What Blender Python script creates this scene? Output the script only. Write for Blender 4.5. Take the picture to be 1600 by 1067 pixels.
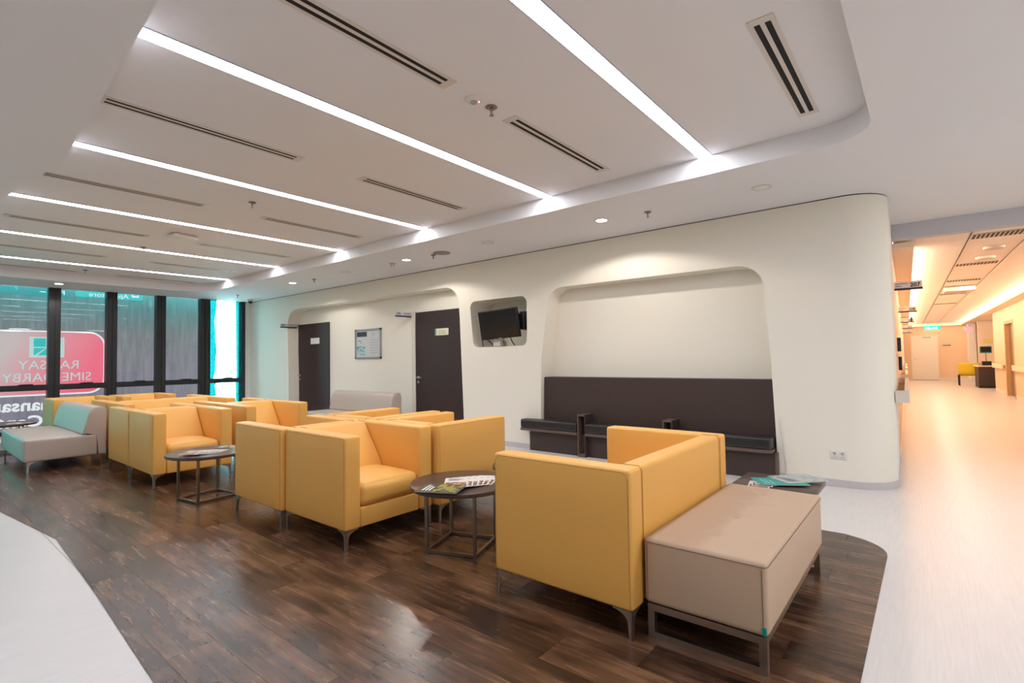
import bpy, bmesh, math, random
from mathutils import Matrix, Vector
random.seed(7)
for o in list(bpy.data.objects): bpy.data.objects.remove(o)
S = bpy.context.scene
COL = S.collection
PI = math.pi
# ------------------------------------------------------------------ camera
F_PX, YAW, PITCH, ROLL, CAM_Z = 801.62, 0.68438, 0.034787, -0.015135, 1.25
cy, sy, cp, sp = math.cos(YAW), math.sin(YAW), math.cos(PITCH), math.sin(PITCH)
FW = Vector((cy*cp, sy*cp, sp)); RT = Vector((sy, -cy, 0)); UP = RT.cross(FW)
r_ = RT*math.cos(ROLL) + UP*math.sin(ROLL); u_ = UP*math.cos(ROLL) - RT*math.sin(ROLL)
cam = bpy.data.objects.new('camera', bpy.data.cameras.new('camera'))
COL.objects.link(cam)
M = Matrix((r_, u_, -FW)).transposed().to_4x4(); M.translation = (0, 0, CAM_Z)
cam.matrix_world = M
cam.data.sensor_width = 36; cam.data.lens = F_PX*36/1600; cam.data.clip_start = .05; cam.data.clip_end = 200
S.camera = cam
# ------------------------------------------------------------------ world, exposure, large lights
W = bpy.data.worlds.new('sky'); S.world = W; W.use_nodes = True
bg = W.node_tree.nodes['Background']; bg.inputs[0].default_value = (.50, .97, 1.04, 1); bg.inputs[1].default_value = 8.0
S.view_settings.view_transform = 'Standard'; S.view_settings.look = 'None'
S.view_settings.exposure = 0.9; S.view_settings.gamma = 1; S.view_settings.use_curve_mapping = False
STRIP_E, DOWN_E, DISC_E = 13.5, 30.0, 16.0
CORR_COL = (1.0, .82, .62)
def area(name, loc, sx, sy_, power, col, direction, yaw=0.0):
    l = bpy.data.lights.new(name, 'AREA'); l.shape = 'RECTANGLE'; l.size = sx; l.size_y = sy_; l.energy = power; l.color = col
    o = bpy.data.objects.new(name, l); COL.objects.link(o)
    z = -Vector(direction).normalized(); x = Vector((math.cos(yaw), math.sin(yaw), 0)); x = (x - z*x.dot(z)).normalized(); y = z.cross(x)
    m = Matrix((x, y, z)).transposed().to_4x4(); m.translation = loc; o.matrix_world = m
    return o
# corridor frame
TH = math.radians(1.7023618); CC, SS = math.cos(TH), math.sin(TH)
def UV(u, v, z=0.0): return Vector((u*CC - v*SS, u*SS + v*CC, z))
MC = Matrix.Rotation(TH, 4, 'Z')
for (v, dv) in ((-.03, -1), (-2.10, 1)):     # cove lamps lying on the corridor bulkheads
    area('cove_lamp', UV(19.4, v, 2.585), 21.6, .09, 170, CORR_COL, (-SS*dv*.8, CC*dv*.8, .6), TH)
area('corridor_fill_light', UV(20.5, -1.0, 2.60), 18, .25, 60, (1, .83, .65), (0, 0, -1), TH)  # added light without a fitting, brightens the corridor floor
FILL_LAMPS = [(1.0, -1.9, 18), (3.4, -1.9, 19), (5.8, -1.7, 8), (3.4, -3.6, 12), (5.8, -3.6, 10), (-1.2, -1.9, 14), (-2.6, 4.5, 13), (-2.6, 8.0, 12)]
for (x, y, w_) in FILL_LAMPS:                   # unseen fill lights added at ceiling height to balance the hall's brightness
    area('unseen_fill_light', (x, y, 2.75), .6, .6, w_, (.93, .96, 1.0), (0, 0, -1))

# ------------------------------------------------------------------ materials
def mat(name, col, rough=.5, metal=0.0, noise=None, bump=None, spec=None, coat=0, emit=None, es=0, sheen=0):
    m = bpy.data.materials.new(name); m.use_nodes = True
    nt = m.node_tree; b = nt.nodes['Principled BSDF']
    b.inputs['Base Color'].default_value = (*col, 1); b.inputs['Roughness'].default_value = rough; b.inputs['Metallic'].default_value = metal
    if spec is not None: b.inputs['Specular IOR Level'].default_value = spec
    if coat: b.inputs['Coat Weight'].default_value = coat; b.inputs['Coat Roughness'].default_value = .15
    if emit: b.inputs['Emission Color'].default_value = (*emit, 1); b.inputs['Emission Strength'].default_value = es
    tc = nt.nodes.new('ShaderNodeTexCoord')
    if noise:   # (scale, amount)
        n = nt.nodes.new('ShaderNodeTexNoise'); n.inputs['Scale'].default_value = noise[0]; n.inputs['Detail'].default_value = 4
        nt.links.new(tc.outputs['Object'], n.inputs['Vector'])
        mr = nt.nodes.new('ShaderNodeMapRange'); mr.inputs['To Min'].default_value = 1-noise[1]; mr.inputs['To Max'].default_value = 1+noise[1]
        nt.links.new(n.outputs['Fac'], mr.inputs['Value'])
        mx = nt.nodes.new('ShaderNodeVectorMath'); mx.operation = 'SCALE'; mx.inputs[0].default_value = col
        nt.links.new(mr.outputs[0], mx.inputs['Scale']); nt.links.new(mx.outputs[0], b.inputs['Base Color'])
    if bump:    # (scale, strength)
        n = nt.nodes.new('ShaderNodeTexNoise'); n.inputs['Scale'].default_value = bump[0]; n.inputs['Detail'].default_value = 3
        nt.links.new(tc.outputs['Object'], n.inputs['Vector'])
        bp = nt.nodes.new('ShaderNodeBump'); bp.inputs['Strength'].default_value = bump[1]; bp.inputs['Distance'].default_value = .002
        nt.links.new(n.outputs['Fac'], bp.inputs['Height']); nt.links.new(bp.outputs[0], b.inputs['Normal'])
    return m
def emis(name, col, s):
    m = bpy.data.materials.new(name); m.use_nodes = True; nt = m.node_tree; nt.nodes.clear()
    e = nt.nodes.new('ShaderNodeEmission'); e.inputs[0].default_value = (*col, 1); e.inputs[1].default_value = s
    o = nt.nodes.new('ShaderNodeOutputMaterial'); nt.links.new(e.outputs[0], o.inputs[0]); return m
CEIL = mat('ceiling paint', (.80, .79, .81), .85, noise=(1.2, .02), bump=(400, .03))
WALL = mat('cream wall paint', (.85, .80, .705), .75, noise=(.8, .015), bump=(300, .03))
WALLSIDE = mat('pale corner paint', (.80, .77, .74), .75, bump=(300, .03))
PEACH = mat('peach wall paint', (.90, .66, .46), .6, noise=(.6, .02))
PEACHLT = mat('pale peach paint', (.93, .78, .64), .6)
SKIRT = mat('grey vinyl skirting', (.56, .52, .53), .45, noise=(40, .06))
GAPM = mat('dark shadow gap', (.05, .045, .035), .9)
YEL = mat('mustard leather', (.85, .445, .105), .46, noise=(3, .03), bump=(260, .12), spec=.40)
YSEAM = mat('mustard seam thread', (.36, .17, .04), .7)
TAUPE = mat('taupe leather', (.53, .375, .265), .5, noise=(3, .03), bump=(260, .12), spec=.3)
TSEAM = mat('taupe seam thread', (.20, .14, .10), .7)
GREYLE = mat('grey taupe leather', (.50, .41, .35), .40, noise=(3, .03), bump=(260, .12))
CHROME = mat('brushed steel', (.50, .45, .42), .28, 1.0)
BRONZE = mat('brown steel tube', (.30, .25, .22), .33, 1.0)
LAM = mat('dark brown laminate', (.050, .030, .026), .5, noise=(25, .12))
LAMEDGE = mat('brown laminate edge', (.13, .085, .07), .5)
TABLETOP = mat('wenge table top', (.070, .042, .034), .32, noise=(20, .15))
BLACKLE = mat('black vinyl cushion', (.022, .02, .021), .35, bump=(200, .08))
DOORM = mat('dark brown door', (.046, .028, .026), .55, spec=.3, noise=(6, .05))
FRAMEW = mat('pale door frame', (.72, .66, .58), .5)
BLACKAL = mat('black window aluminium', (.014, .015, .017), .45)
BLACKP = mat('black plastic', (.012, .012, .013), .35)
SCREEN = mat('dark glass screen', (.010, .010, .011), .18)
WHITEP = mat('white plastic', (.75, .72, .69), .4)
GREYP = mat('grey plastic', (.40, .38, .37), .45)
ALU = mat('aluminium frame', (.45, .45, .44), .4, .8)
PAPER = mat('white paper', (.80, .79, .76), .6)
SLOT = mat('dark vent slot', (.008, .008, .009), .8)
VENTW = mat('painted vent frame', (.68, .62, .57), .5)
WHITEDOOR = mat('white door', (.90, .84, .78), .5)
WOODEDGE = mat('oak door frame', (.62, .38, .17), .5, noise=(15, .1))
YELP = mat('bright yellow plastic', (.85, .62, .02), .4)
REDP = mat('red plastic', (.65, .04, .06), .5)
NAVY = mat('navy print', (.02, .025, .05), .5)
SIGNF = mat('pale sign face', (.62, .62, .66), .4)
SIGNP = mat('pale pink sign face', (.90, .78, .72), .4)
CREAMP = mat('cream card', (.82, .78, .60), .5)
TEALM = mat('teal print', (.0, .30, .27), .35)
STRIPM = emis('strip diffuser glow', (.96, .98, 1.06), STRIP_E)
DISCM = emis('downlight glow', (1.0, .96, .92), DISC_E)

def wood_mat():
    m = bpy.data.materials.new('dark walnut vinyl plank'); m.use_nodes = True; nt = m.node_tree; b = nt.nodes['Principled BSDF']; N = nt.nodes.new; L = nt.links.new
    tc = N('ShaderNodeTexCoord'); oi = N('ShaderNodeObjectInfo')
    off = N('ShaderNodeVectorMath'); off.operation = 'SCALE'; off.inputs[0].default_value = (37, 91, 13); L(oi.outputs['Random'], off.inputs['Scale'])
    ad = N('ShaderNodeVectorMath'); L(tc.outputs['Object'], ad.inputs[0]); L(off.outputs[0], ad.inputs[1])
    mp = N('ShaderNodeMapping'); mp.inputs['Scale'].default_value = (17, 1.3, 1); L(ad.outputs[0], mp.inputs['Vector'])
    n1 = N('ShaderNodeTexNoise'); n1.inputs['Scale'].default_value = 1.5; n1.inputs['Detail'].default_value = 12; n1.inputs['Roughness'].default_value = .60; n1.inputs['Distortion'].default_value = .35; L(mp.outputs[0], n1.inputs['Vector'])
    mp2 = N('ShaderNodeMapping'); mp2.inputs['Scale'].default_value = (5, 2.2, 1); L(ad.outputs[0], mp2.inputs['Vector'])
    n2 = N('ShaderNodeTexNoise'); n2.inputs['Scale'].default_value = 1.1; n2.inputs['Detail'].default_value = 3; L(mp2.outputs[0], n2.inputs['Vector'])
    mx = N('ShaderNodeMath'); mx.operation = 'MULTIPLY_ADD'; L(n2.outputs['Fac'], mx.inputs[0]); mx.inputs[1].default_value = .82
    s1 = N('ShaderNodeMath'); s1.operation = 'MULTIPLY'; L(n1.outputs['Fac'], s1.inputs[0]); s1.inputs[1].default_value = .68; L(s1.outputs[0], mx.inputs[2])
    rr = N('ShaderNodeMath'); rr.operation = 'MULTIPLY_ADD'; L(oi.outputs['Random'], rr.inputs[0]); rr.inputs[1].default_value = .17; L(mx.outputs[0], rr.inputs[2])
    cr = N('ShaderNodeValToRGB'); L(rr.outputs[0], cr.inputs[0]); e = cr.color_ramp.elements
    e[0].position = .57; e[0].color = (.018, .009, .006, 1); e[1].position = 1.12 if False else 1.0; e[1].color = (.20, .10, .053, 1)
    k = cr.color_ramp.elements.new(.74); k.color = (.062, .029, .016, 1); k = cr.color_ramp.elements.new(.88); k.color = (.120, .057, .030, 1)
    L(cr.outputs[0], b.inputs['Base Color'])
    rg = N('ShaderNodeMapRange'); rg.inputs['To Min'].default_value = .17; rg.inputs['To Max'].default_value = .34; L(n1.outputs['Fac'], rg.inputs['Value']); L(rg.outputs[0], b.inputs['Roughness'])
    bn = N('ShaderNodeTexNoise'); bn.inputs['Scale'].default_value = 90; L(tc.outputs['Object'], bn.inputs['Vector'])
    bp = N('ShaderNodeBump'); bp.inputs['Strength'].default_value = .22; bp.inputs['Distance'].default_value = .002; L(bn.outputs['Fac'], bp.inputs['Height']); L(bp.outputs[0], b.inputs['Normal'])
    b.inputs['Specular IOR Level'].default_value = .45
    return m
WOOD = wood_mat()
def vinyl_mat(name, col, rough):
    m = bpy.data.materials.new(name); m.use_nodes = True; nt = m.node_tree; b = nt.nodes['Principled BSDF']; N = nt.nodes.new; L = nt.links.new
    tc = N('ShaderNodeTexCoord'); mp = N('ShaderNodeMapping'); mp.inputs['Scale'].default_value = (4, 90, 1); L(tc.outputs['Object'], mp.inputs['Vector'])
    n = N('ShaderNodeTexNoise'); n.inputs['Scale'].default_value = 1; n.inputs['Detail'].default_value = 5; L(mp.outputs[0], n.inputs['Vector'])
    mr = N('ShaderNodeMapRange'); mr.inputs['To Min'].default_value = .88; mr.inputs['To Max'].default_value = 1.1; L(n.outputs['Fac'], mr.inputs['Value'])
    v = N('ShaderNodeVectorMath'); v.operation = 'SCALE'; v.inputs[0].default_value = col; L(mr.outputs[0], v.inputs['Scale']); L(v.outputs[0], b.inputs['Base Color'])
    b.inputs['Roughness'].default_value = rough
    n3 = N('ShaderNodeTexNoise'); n3.inputs['Scale'].default_value = 60; L(tc.outputs['Object'], n3.inputs['Vector'])
    bp = N('ShaderNodeBump'); bp.inputs['Strength'].default_value = .06; bp.inputs['Distance'].default_value = .002; L(n3.outputs['Fac'], bp.inputs['Height']); L(bp.outputs[0], b.inputs['Normal'])
    return m
VINYL = vinyl_mat('pale grey streaked vinyl', (.69, .65, .635), .30)
def glass_mat(name, tint, ior=1.35):
    m = bpy.data.materials.new(name); m.use_nodes = True; nt = m.node_tree; nt.nodes.clear(); N = nt.nodes.new; L = nt.links.new
    t = N('ShaderNodeBsdfTransparent'); t.inputs[0].default_value = (*tint, 1); g = N('ShaderNodeBsdfGlossy'); g.inputs['Roughness'].default_value = .02
    f = N('ShaderNodeFresnel'); f.inputs[0].default_value = ior; mx = N('ShaderNodeMixShader'); o = N('ShaderNodeOutputMaterial')
    L(f.outputs[0], mx.inputs[0]); L(t.outputs[0], mx.inputs[1]); L(g.outputs[0], mx.inputs[2]); L(mx.outputs[0], o.inputs[0]); return m
GLASS = glass_mat('window glass', (.93, .97, .97))
FILM = glass_mat('cyan window film', (.05, .25, .25), 1.2)
def glow_print_mat(name, fn_or_col, amt=.55):  # emission stands in for daylight passing through the print
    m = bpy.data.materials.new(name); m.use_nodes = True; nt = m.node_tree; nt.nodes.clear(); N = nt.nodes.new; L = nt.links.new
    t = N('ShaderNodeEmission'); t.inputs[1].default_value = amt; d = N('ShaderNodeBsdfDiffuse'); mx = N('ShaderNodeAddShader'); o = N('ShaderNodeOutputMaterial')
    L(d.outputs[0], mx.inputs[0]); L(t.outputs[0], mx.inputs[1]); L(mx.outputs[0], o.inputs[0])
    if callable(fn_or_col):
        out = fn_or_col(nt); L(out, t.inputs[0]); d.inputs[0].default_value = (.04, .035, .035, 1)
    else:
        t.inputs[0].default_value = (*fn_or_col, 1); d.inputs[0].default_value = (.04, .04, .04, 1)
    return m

# ------------------------------------------------------------------ geometry helpers
def finish(bm, name, m, parent=None, smooth=False):
    me = bpy.data.meshes.new(name); bmesh.ops.recalc_face_normals(bm, faces=bm.faces[:]); bm.to_mesh(me); bm.free()
    if smooth:
        for p in me.polygons: p.use_smooth = True
        me.set_sharp_from_angle(angle=math.radians(42))
    o = bpy.data.objects.new(name, me); COL.objects.link(o)
    for mm in (m if isinstance(m, (list, tuple)) else [m]): me.materials.append(mm)
    if parent: o.parent = parent
    return o
def bbox(bm, x0, x1, y0, y1, z0, z1, mx=None):
    vs = [bm.verts.new((x, y, z)) for x in (x0, x1) for y in (y0, y1) for z in (z0, z1)]
    fs = [(0, 1, 3, 2), (4, 6, 7, 5), (0, 4, 5, 1), (2, 3, 7, 6), (0, 2, 6, 4), (1, 5, 7, 3)]
    out = [bm.faces.new([vs[i] for i in f]) for f in fs]
    if mx is not None:
        for v in vs: v.co = mx @ v.co
    return vs
def box(name, x0, x1, y0, y1, z0, z1, m, parent=None, bevel=0, seg=2, mx=None):
    bm = bmesh.new(); bbox(bm, x0, x1, y0, y1, z0, z1)
    if bevel: bmesh.ops.bevel(bm, geom=bm.edges[:], offset=bevel, segments=seg, profile=.5, affect='EDGES')
    if mx is not None: bm.transform(mx)
    return finish(bm, name, m, parent, smooth=bool(bevel))
def softbox(bm, x0, x1, y0, y1, z0, z1, r, bulge=(0, 0, 0), seg=4, mid=5, fn=None):
    lo = Vector((x0, y0, z0)); hi = Vector((x1, y1, z1))
    def pos(a, b):
        e = [r*(1-math.cos(PI/2*i/seg))**1.0 for i in range(seg+1)]
        L_ = [a+q for q in e]; R_ = [b-q for q in reversed(e)]
        k = [a+r+(b-a-2*r)*i/mid for i in range(1, mid)]
        return L_+k+R_
    P = [pos(lo[i], hi[i]) for i in range(3)]
    cache = {}
    def vert(i, j, k):
        key = (i, j, k)
        if key in cache: return cache[key]
        p = Vector((P[0][i], P[1][j], P[2][k])); inner = Vector([min(max(p[a], lo[a]+r), hi[a]-r) for a in range(3)])
        d = p-inner; q = inner + (d.normalized()*r if d.length > 1e-9 else d)
        uvw = [(2*(p[a]-lo[a])/(hi[a]-lo[a])-1) for a in range(3)]
        dn = d.normalized() if d.length > 1e-9 else d
        for a in range(3):
            if bulge[a]:
                b_, c_ = [t for t in range(3) if t != a]
                q[a] += dn[a]*bulge[a]*(1-uvw[b_]**2)*(1-uvw[c_]**2)
        if fn: q = fn(q)
        v = bm.verts.new(q); cache[key] = v; return v
    n = [len(P[a])-1 for a in range(3)]
    for i in range(n[0]):
        for j in range(n[1]):
            for k in (0, n[2]): bm.faces.new([vert(i, j, k), vert(i+1, j, k), vert(i+1, j+1, k), vert(i, j+1, k)])
        for k in range(n[2]):
            for j in (0, n[1]): bm.faces.new([vert(i, j, k), vert(i+1, j, k), vert(i+1, j, k+1), vert(i, j, k+1)])
    for j in range(n[1]):
        for k in range(n[2]):
            for i in (0, n[0]): bm.faces.new([vert(i, j, k), vert(i, j+1, k), vert(i, j+1, k+1), vert(i, j, k+1)])
def soft(name, dims, r, m, parent, **kw):
    bm = bmesh.new(); softbox(bm, *dims, r, **kw); o = finish(bm, name, m, parent)
    for p in o.data.polygons: p.use_smooth = True
    return o
def prism(bm, pts, t0, t1, mx=None):
    """polygon pts (a,b) extruded along local z from t0 to t1"""
    A = [bm.verts.new((a, b, t0)) for a, b in pts]; B = [bm.verts.new((a, b, t1)) for a, b in pts]
    bm.faces.new(A[::-1]); bm.faces.new(B); n = len(pts)
    for i in range(n): bm.faces.new([A[i], A[(i+1) % n], B[(i+1) % n], B[i]])
    if mx is not None:
        for v in A+B: v.co = mx @ v.co
def cyl(bm, r, z0, z1, c=(0, 0), n=32, r2=None):
    r2 = r if r2 is None else r2
    A = [bm.verts.new((c[0]+r*math.cos(2*PI*i/n), c[1]+r*math.sin(2*PI*i/n), z0)) for i in range(n)]
    B = [bm.verts.new((c[0]+r2*math.cos(2*PI*i/n), c[1]+r2*math.sin(2*PI*i/n), z1)) for i in range(n)]
    bm.faces.new(A[::-1]); bm.faces.new(B)
    for i in range(n): bm.faces.new([A[i], A[(i+1) % n], B[(i+1) % n], B[i]])
def lathe(bm, prof, c=(0, 0), n=28):
    rings = [[bm.verts.new((c[0]+r*math.cos(2*PI*i/n), c[1]+r*math.sin(2*PI*i/n), z)) for i in range(n)] for r, z in prof]
    for a, b in zip(rings, rings[1:]):
        for i in range(n): bm.faces.new([a[i], a[(i+1) % n], b[(i+1) % n], b[i]])
    bm.faces.new(rings[0][::-1]); bm.faces.new(rings[-1])
def tube(bm, pts, r, n=6, closed=False):
    pts = [Vector(p) for p in pts]; rings = []
    m = len(pts)
    for i, p in enumerate(pts):
        a = pts[i-1] if (i or closed) else p; b = pts[(i+1) % m] if (i < m-1 or closed) else p
        t = (b-a).normalized(); s = t.cross(Vector((0, 0, 1)))
        if s.length < .05: s = t.cross(Vector((1, 0, 0)))
        s.normalize(); w = t.cross(s)
        rings.append([bm.verts.new(p+s*r*math.cos(2*PI*k/n)+w*r*math.sin(2*PI*k/n)) for k in range(n)])
    pr = list(zip(rings, rings[1:]))+([(rings[-1], rings[0])] if closed else [])
    for A, B in pr:
        for k in range(n): bm.faces.new([A[k], A[(k+1) % n], B[(k+1) % n], B[k]])
    if not closed: bm.faces.new(rings[0][::-1]); bm.faces.new(rings[-1])
def arc(cx, cy_, r, a0, a1, n=8): return [(cx+r*math.cos(math.radians(a0+(a1-a0)*i/n)), cy_+r*math.sin(math.radians(a0+(a1-a0)*i/n))) for i in range(n+1)]
def rrect(x0, x1, y0, y1, r, n=8):
    return arc(x1-r, y0+r, r, -90, 0, n)+arc(x1-r, y1-r, r, 0, 90, n)+arc(x0+r, y1-r, r, 90, 180, n)+arc(x0+r, y0+r, r, 180, 270, n)
def curve_mesh(c):
    o = bpy.data.objects.new('tmp', c); COL.objects.link(o); dg = bpy.context.evaluated_depsgraph_get(); dg.update()
    me = bpy.data.meshes.new_from_object(o.evaluated_get(dg)); bpy.data.objects.remove(o); bpy.data.curves.remove(c); return me
def slab(name, loops, thick, mx, m, parent=None, bevel=0):
    c = bpy.data.curves.new('c', 'CURVE'); c.dimensions = '2D'; c.fill_mode = 'BOTH'; c.extrude = thick/2
    if bevel: c.bevel_depth = bevel; c.bevel_resolution = 2; c.offset = -bevel; c.extrude = thick/2-bevel
    for lp in loops:
        s = c.splines.new('POLY'); s.points.add(len(lp)-1); s.use_cyclic_u = True
        for q, (a, b) in zip(s.points, lp): q.co = (a, b, 0, 1)
    me = curve_mesh(c); me.name = name
    me.transform(mx @ Matrix.Translation((0, 0, thick/2)))
    o = bpy.data.objects.new(name, me); COL.objects.link(o); me.materials.clear(); me.materials.append(m)
    for p in me.polygons: p.use_smooth = True
    me.set_sharp_from_angle(angle=math.radians(35))
    if parent: o.parent = parent
    return o
def text(name, s, size, m, parent, mx, mirror=False, align='LEFT', depth=.0015, bold=0.0, sx=1.0):
    c = bpy.data.curves.new('t', 'FONT'); c.body = s; c.size = size; c.extrude = depth; c.align_x = align; c.offset = bold; c.resolution_u = 3
    me = curve_mesh(c); me.name = name
    me.transform(mx @ Matrix.Diagonal((-sx if mirror else sx, 1, 1, 1)))
    if mirror: me.flip_normals()
    o = bpy.data.objects.new(name, me); COL.objects.link(o); me.materials.clear(); me.materials.append(m)
    if parent: o.parent = parent
    return o
def tag(o, label=None, cat=None, group=None, kind=None):
    if label: o['label'] = label
    if cat: o['category'] = cat
    if group: o['group'] = group
    if kind: o['kind'] = kind
    return o
def empty(name, loc=(0, 0, 0), rz=0, label=None, cat=None, group=None, kind=None):
    o = bpy.data.objects.new(name, None); COL.objects.link(o); o.location = loc; o.rotation_euler = (0, 0, rz); o.empty_display_size = .1
    return tag(o, label, cat, group, kind)
def struct(o): o['kind'] = 'structure'; return o
def dup(root, loc=None, rz=None, label=None, group=None):
    def cp_(o, par):
        c = o.copy(); COL.objects.link(c); c.parent = par
        for ch in list(o.children): cp_(ch, c)
        return c
    c = cp_(root, None)
    if loc is not None: c.location = loc
    if rz is not None: c.rotation_euler = (0, 0, rz)
    return tag(c, label, None, group)
def axes(x, y, z, loc=(0, 0, 0)):
    m = Matrix((Vector(x), Vector(y), Vector(z))).transposed().to_4x4(); m.translation = loc; return m
YZX = axes((0, 1, 0), (0, 0, 1), (1, 0, 0))
ORD = ['first', 'second', 'third', 'fourth', 'fifth', 'sixth', 'seventh', 'eighth']

# ================================================================== SETTING
ZL, ZU, XW, XB, YW = 2.757, 2.914, 5.73, 6.0, 13.05
LEFT = [(.595, .25), (.694, 2.41), (.755, 3.57), (.81, 4.94), (.66, 6.27), (.02, 11.9)]
def xleft(y):
    for (xa, ya), (xb, yb) in zip(LEFT, LEFT[1:]):
        if ya <= y <= yb: return xa+(xb-xa)*(y-ya)/(yb-ya)
    return LEFT[-1][0]
# floor: pale vinyl everywhere, an island of dark planks in the middle
fl = struct(box('floor', -5, 7.6, -4.5, 14.2, -.12, 0, VINYL))
bm = bmesh.new(); prism(bm, [(7.6, -5), (31, -4.4), (31, 1.3), (7.6, .6)], -.12, 0); cf = struct(finish(bm, 'floor', VINYL))
WOODP = LEFT+[(4.0, 11.9)]+arc(4.0, 11.65, .25, 90, 0, 5)+arc(3.93, .57, .32, 0, -90, 8)+[(.9, .25)]
WOODP = [(4.25 if abs(x-4.25) < .02 else x, y) for x, y in WOODP]
bm = bmesh.new(); prism(bm, WOODP, .0004, .0012); finish(bm, 'underlay', mat('brown underlay', (.05, .028, .018), .8), fl)
def clip(poly, x0, x1, y0, y1):
    for ax, lim, sg in ((0, x0, 1), (0, x1, -1), (1, y0, 1), (1, y1, -1)):
        out = []
        for i, p in enumerate(poly):
            q = poly[(i+1) % len(poly)]; pi = (p[ax]-lim)*sg >= 0; qi = (q[ax]-lim)*sg >= 0
            if pi: out.append(p)
            if pi != qi:
                t = (lim-p[ax])/(q[ax]-p[ax]); out.append((p[0]+t*(q[0]-p[0]), p[1]+t*(q[1]-p[1])))
        poly = out
        if len(poly) < 3: return None
    A = sum(a[0]*b[1]-b[0]*a[1] for a, b in zip(poly, poly[1:]+poly[:1]))/2
    return poly if abs(A) > 2e-4 else None
PW, PL, G = .195, 1.22, .0007
col = 0; x = -.004
while x < 4.26:
    y = .25-random.random()*PL
    while y < 12:
        c = clip(WOODP, x+G, x+PW-G, y+G, y+PL-G)
        if c:
            q = [c[0]]
            for p_ in c[1:]:
                if (p_[0]-q[-1][0])**2+(p_[1]-q[-1][1])**2 > 1e-8: q.append(p_)
            if (q[0][0]-q[-1][0])**2+(q[0][1]-q[-1][1])**2 < 1e-8: q.pop()
            bm = bmesh.new(); prism(bm, q, .0012, .0030+random.random()*.0003); finish(bm, 'plank', WOOD, fl)
        y += PL
    x += PW
# lower ceiling with the rounded recess, upper ceiling panel
rec = [(.60, .25), (3.98, .25)]+arc(3.98, .57, .32, -90, 0, 8)+arc(3.6, 11.2, .7, 0, 90, 8)+LEFT[::-1][:-1]
slab_l = struct(slab('ceiling', [[(-5, -4.5), (7.6, -4.5), (7.6, 13.2), (-5, 13.2)], rec], ZU-ZL, Matrix.Translation((0, 0, ZL)), CEIL))
box('recess_panel', -.4, 4.7, -.1, 12.3, ZU, ZU+.03, CEIL, slab_l)
# feature wall (east)
TOPZ = ZL-.010
outer = [(.626, 0), (1.235, 0), (1.245, .5), (1.27, 1.22)]+arc(1.58, 1.935, .27, 180, 92, 8)+[(3.83, 2.21)]+arc(3.80, 1.96, .25, 86, 6, 7)+[(4.157, 1.256), (4.183, .55), (4.19, 0), (5.655, 0), (5.672, .5), (5.73, 1.9)]+arc(6.06, 2.11, .315, 178, 92, 8)+[(10.7, 2.43)]+arc(10.82, 2.06, .36, 88, 3, 8)+[(11.13, 1.0), (11.12, 0), (13.05, 0), (13.05, TOPZ), (.626, TOPZ)]
tvh = [(5.38, 1.448), (5.44, 1.52), (5.50, 2.04)] + arc(5.395, 2.045, .105, 0, 90, 5)+arc(4.50, 2.045, .105, 90, 180, 5)+[(4.40, 1.55)]+arc(4.50, 1.548, .10, 180, 270, 5)+[(5.30, 1.448)]
tvh = arc(4.505, 1.545, .105, 180, 270, 6)+arc(5.345, 1.545, .105, 270, 360, 6)+arc(5.395, 2.045, .105, 0, 90, 6)+arc(4.505, 2.045, .105, 90, 180, 6)
we = struct(slab('wall_east', [outer, tvh], XB-XW, YZX @ Matrix.Translation((0, 0, XW)), WALL))
slab('niche_back', [[(.7, 0), (13.05, 0), (13.05, ZL), (.7, ZL)], tvh], .22, YZX @ Matrix.Translation((0, 0, XB)), WALL, we); box('recess_back', XB+.22, XB+.26, 4.2, 5.7, 1.3, 2.3, WALL, we)
CX, CY = 6.08, .626+.0
bm = bmesh.new(); pts = arc(CX, CY, .35, 180, 270, 14); prism(bm, pts+[(CX+.0, CY)], 0, TOPZ); o = finish(bm, 'rounded_corner', WALL, we, smooth=True)
bm = bmesh.new(); prism(bm, [(a+.004, b+.004) for a, b in pts]+[(CX, CY)], TOPZ, ZL); bbox(bm, XW+.006, XW+.05, .626, 13.05, TOPZ, ZL); finish(bm, 'shadow_gap', GAPM, we)
wcl = struct(finish((lambda b: (bbox(b, 6.08, 7.46, .095, .35, 0, ZL, MC), b)[1])(bmesh.new()), 'wall_corridor_side', WALLSIDE))
def skirt(name, pts, h=.068, t=.012, m=SKIRT, z0=0):
    """pts: run along the wall, room on the right-hand side"""
    bm = bmesh.new(); n = len(pts); off = []
    for i in range(n):
        a = Vector(pts[max(i-1, 0)]); b = Vector(pts[min(i+1, n-1)]); d = (b-a).normalized(); off.append(Vector(pts[i])+Vector((d.y, -d.x))*t)
    for i in range(n-1):
        a, b, c, d = Vector(pts[i]), Vector(pts[i+1]), off[i+1], off[i]
        prism(bm, [tuple(a), tuple(b), tuple(c), tuple(d)], z0, z0+h)
    bmesh.ops.remove_doubles(bm, verts=bm.verts[:], dist=1e-5)
    return struct(finish(bm, name, m, smooth=True))
skirt('baseboard_east', [(XW, 1.235), (XW, .626)]+pts[1:]+[tuple(UV(7.46, .095)[:2])])
skirt('baseboard_east', [(XW, 5.655), (XW, 4.36)])
skirt('baseboard_east', [(XW, 13.04), (XW, 11.12)])
skirt('baseboard_east', [(XB, 9.80), (XB, 7.20)])
# unseen sides of the hall, for the light
struct(box('wall_south', -5, 7.6, -4.62, -4.5, 0, ZL, WALL)); struct(box('wall_west', -5.12, -5, -4.5, 14, 0, ZL, WALL))
struct(box('wall_east_side', 7.5, 7.62, -4.5, -2.2, 0, ZL, WALL))
struct(box('wall_north_side', -5, -1.46, YW, YW+.15, 0, ZL, WALL))
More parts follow.
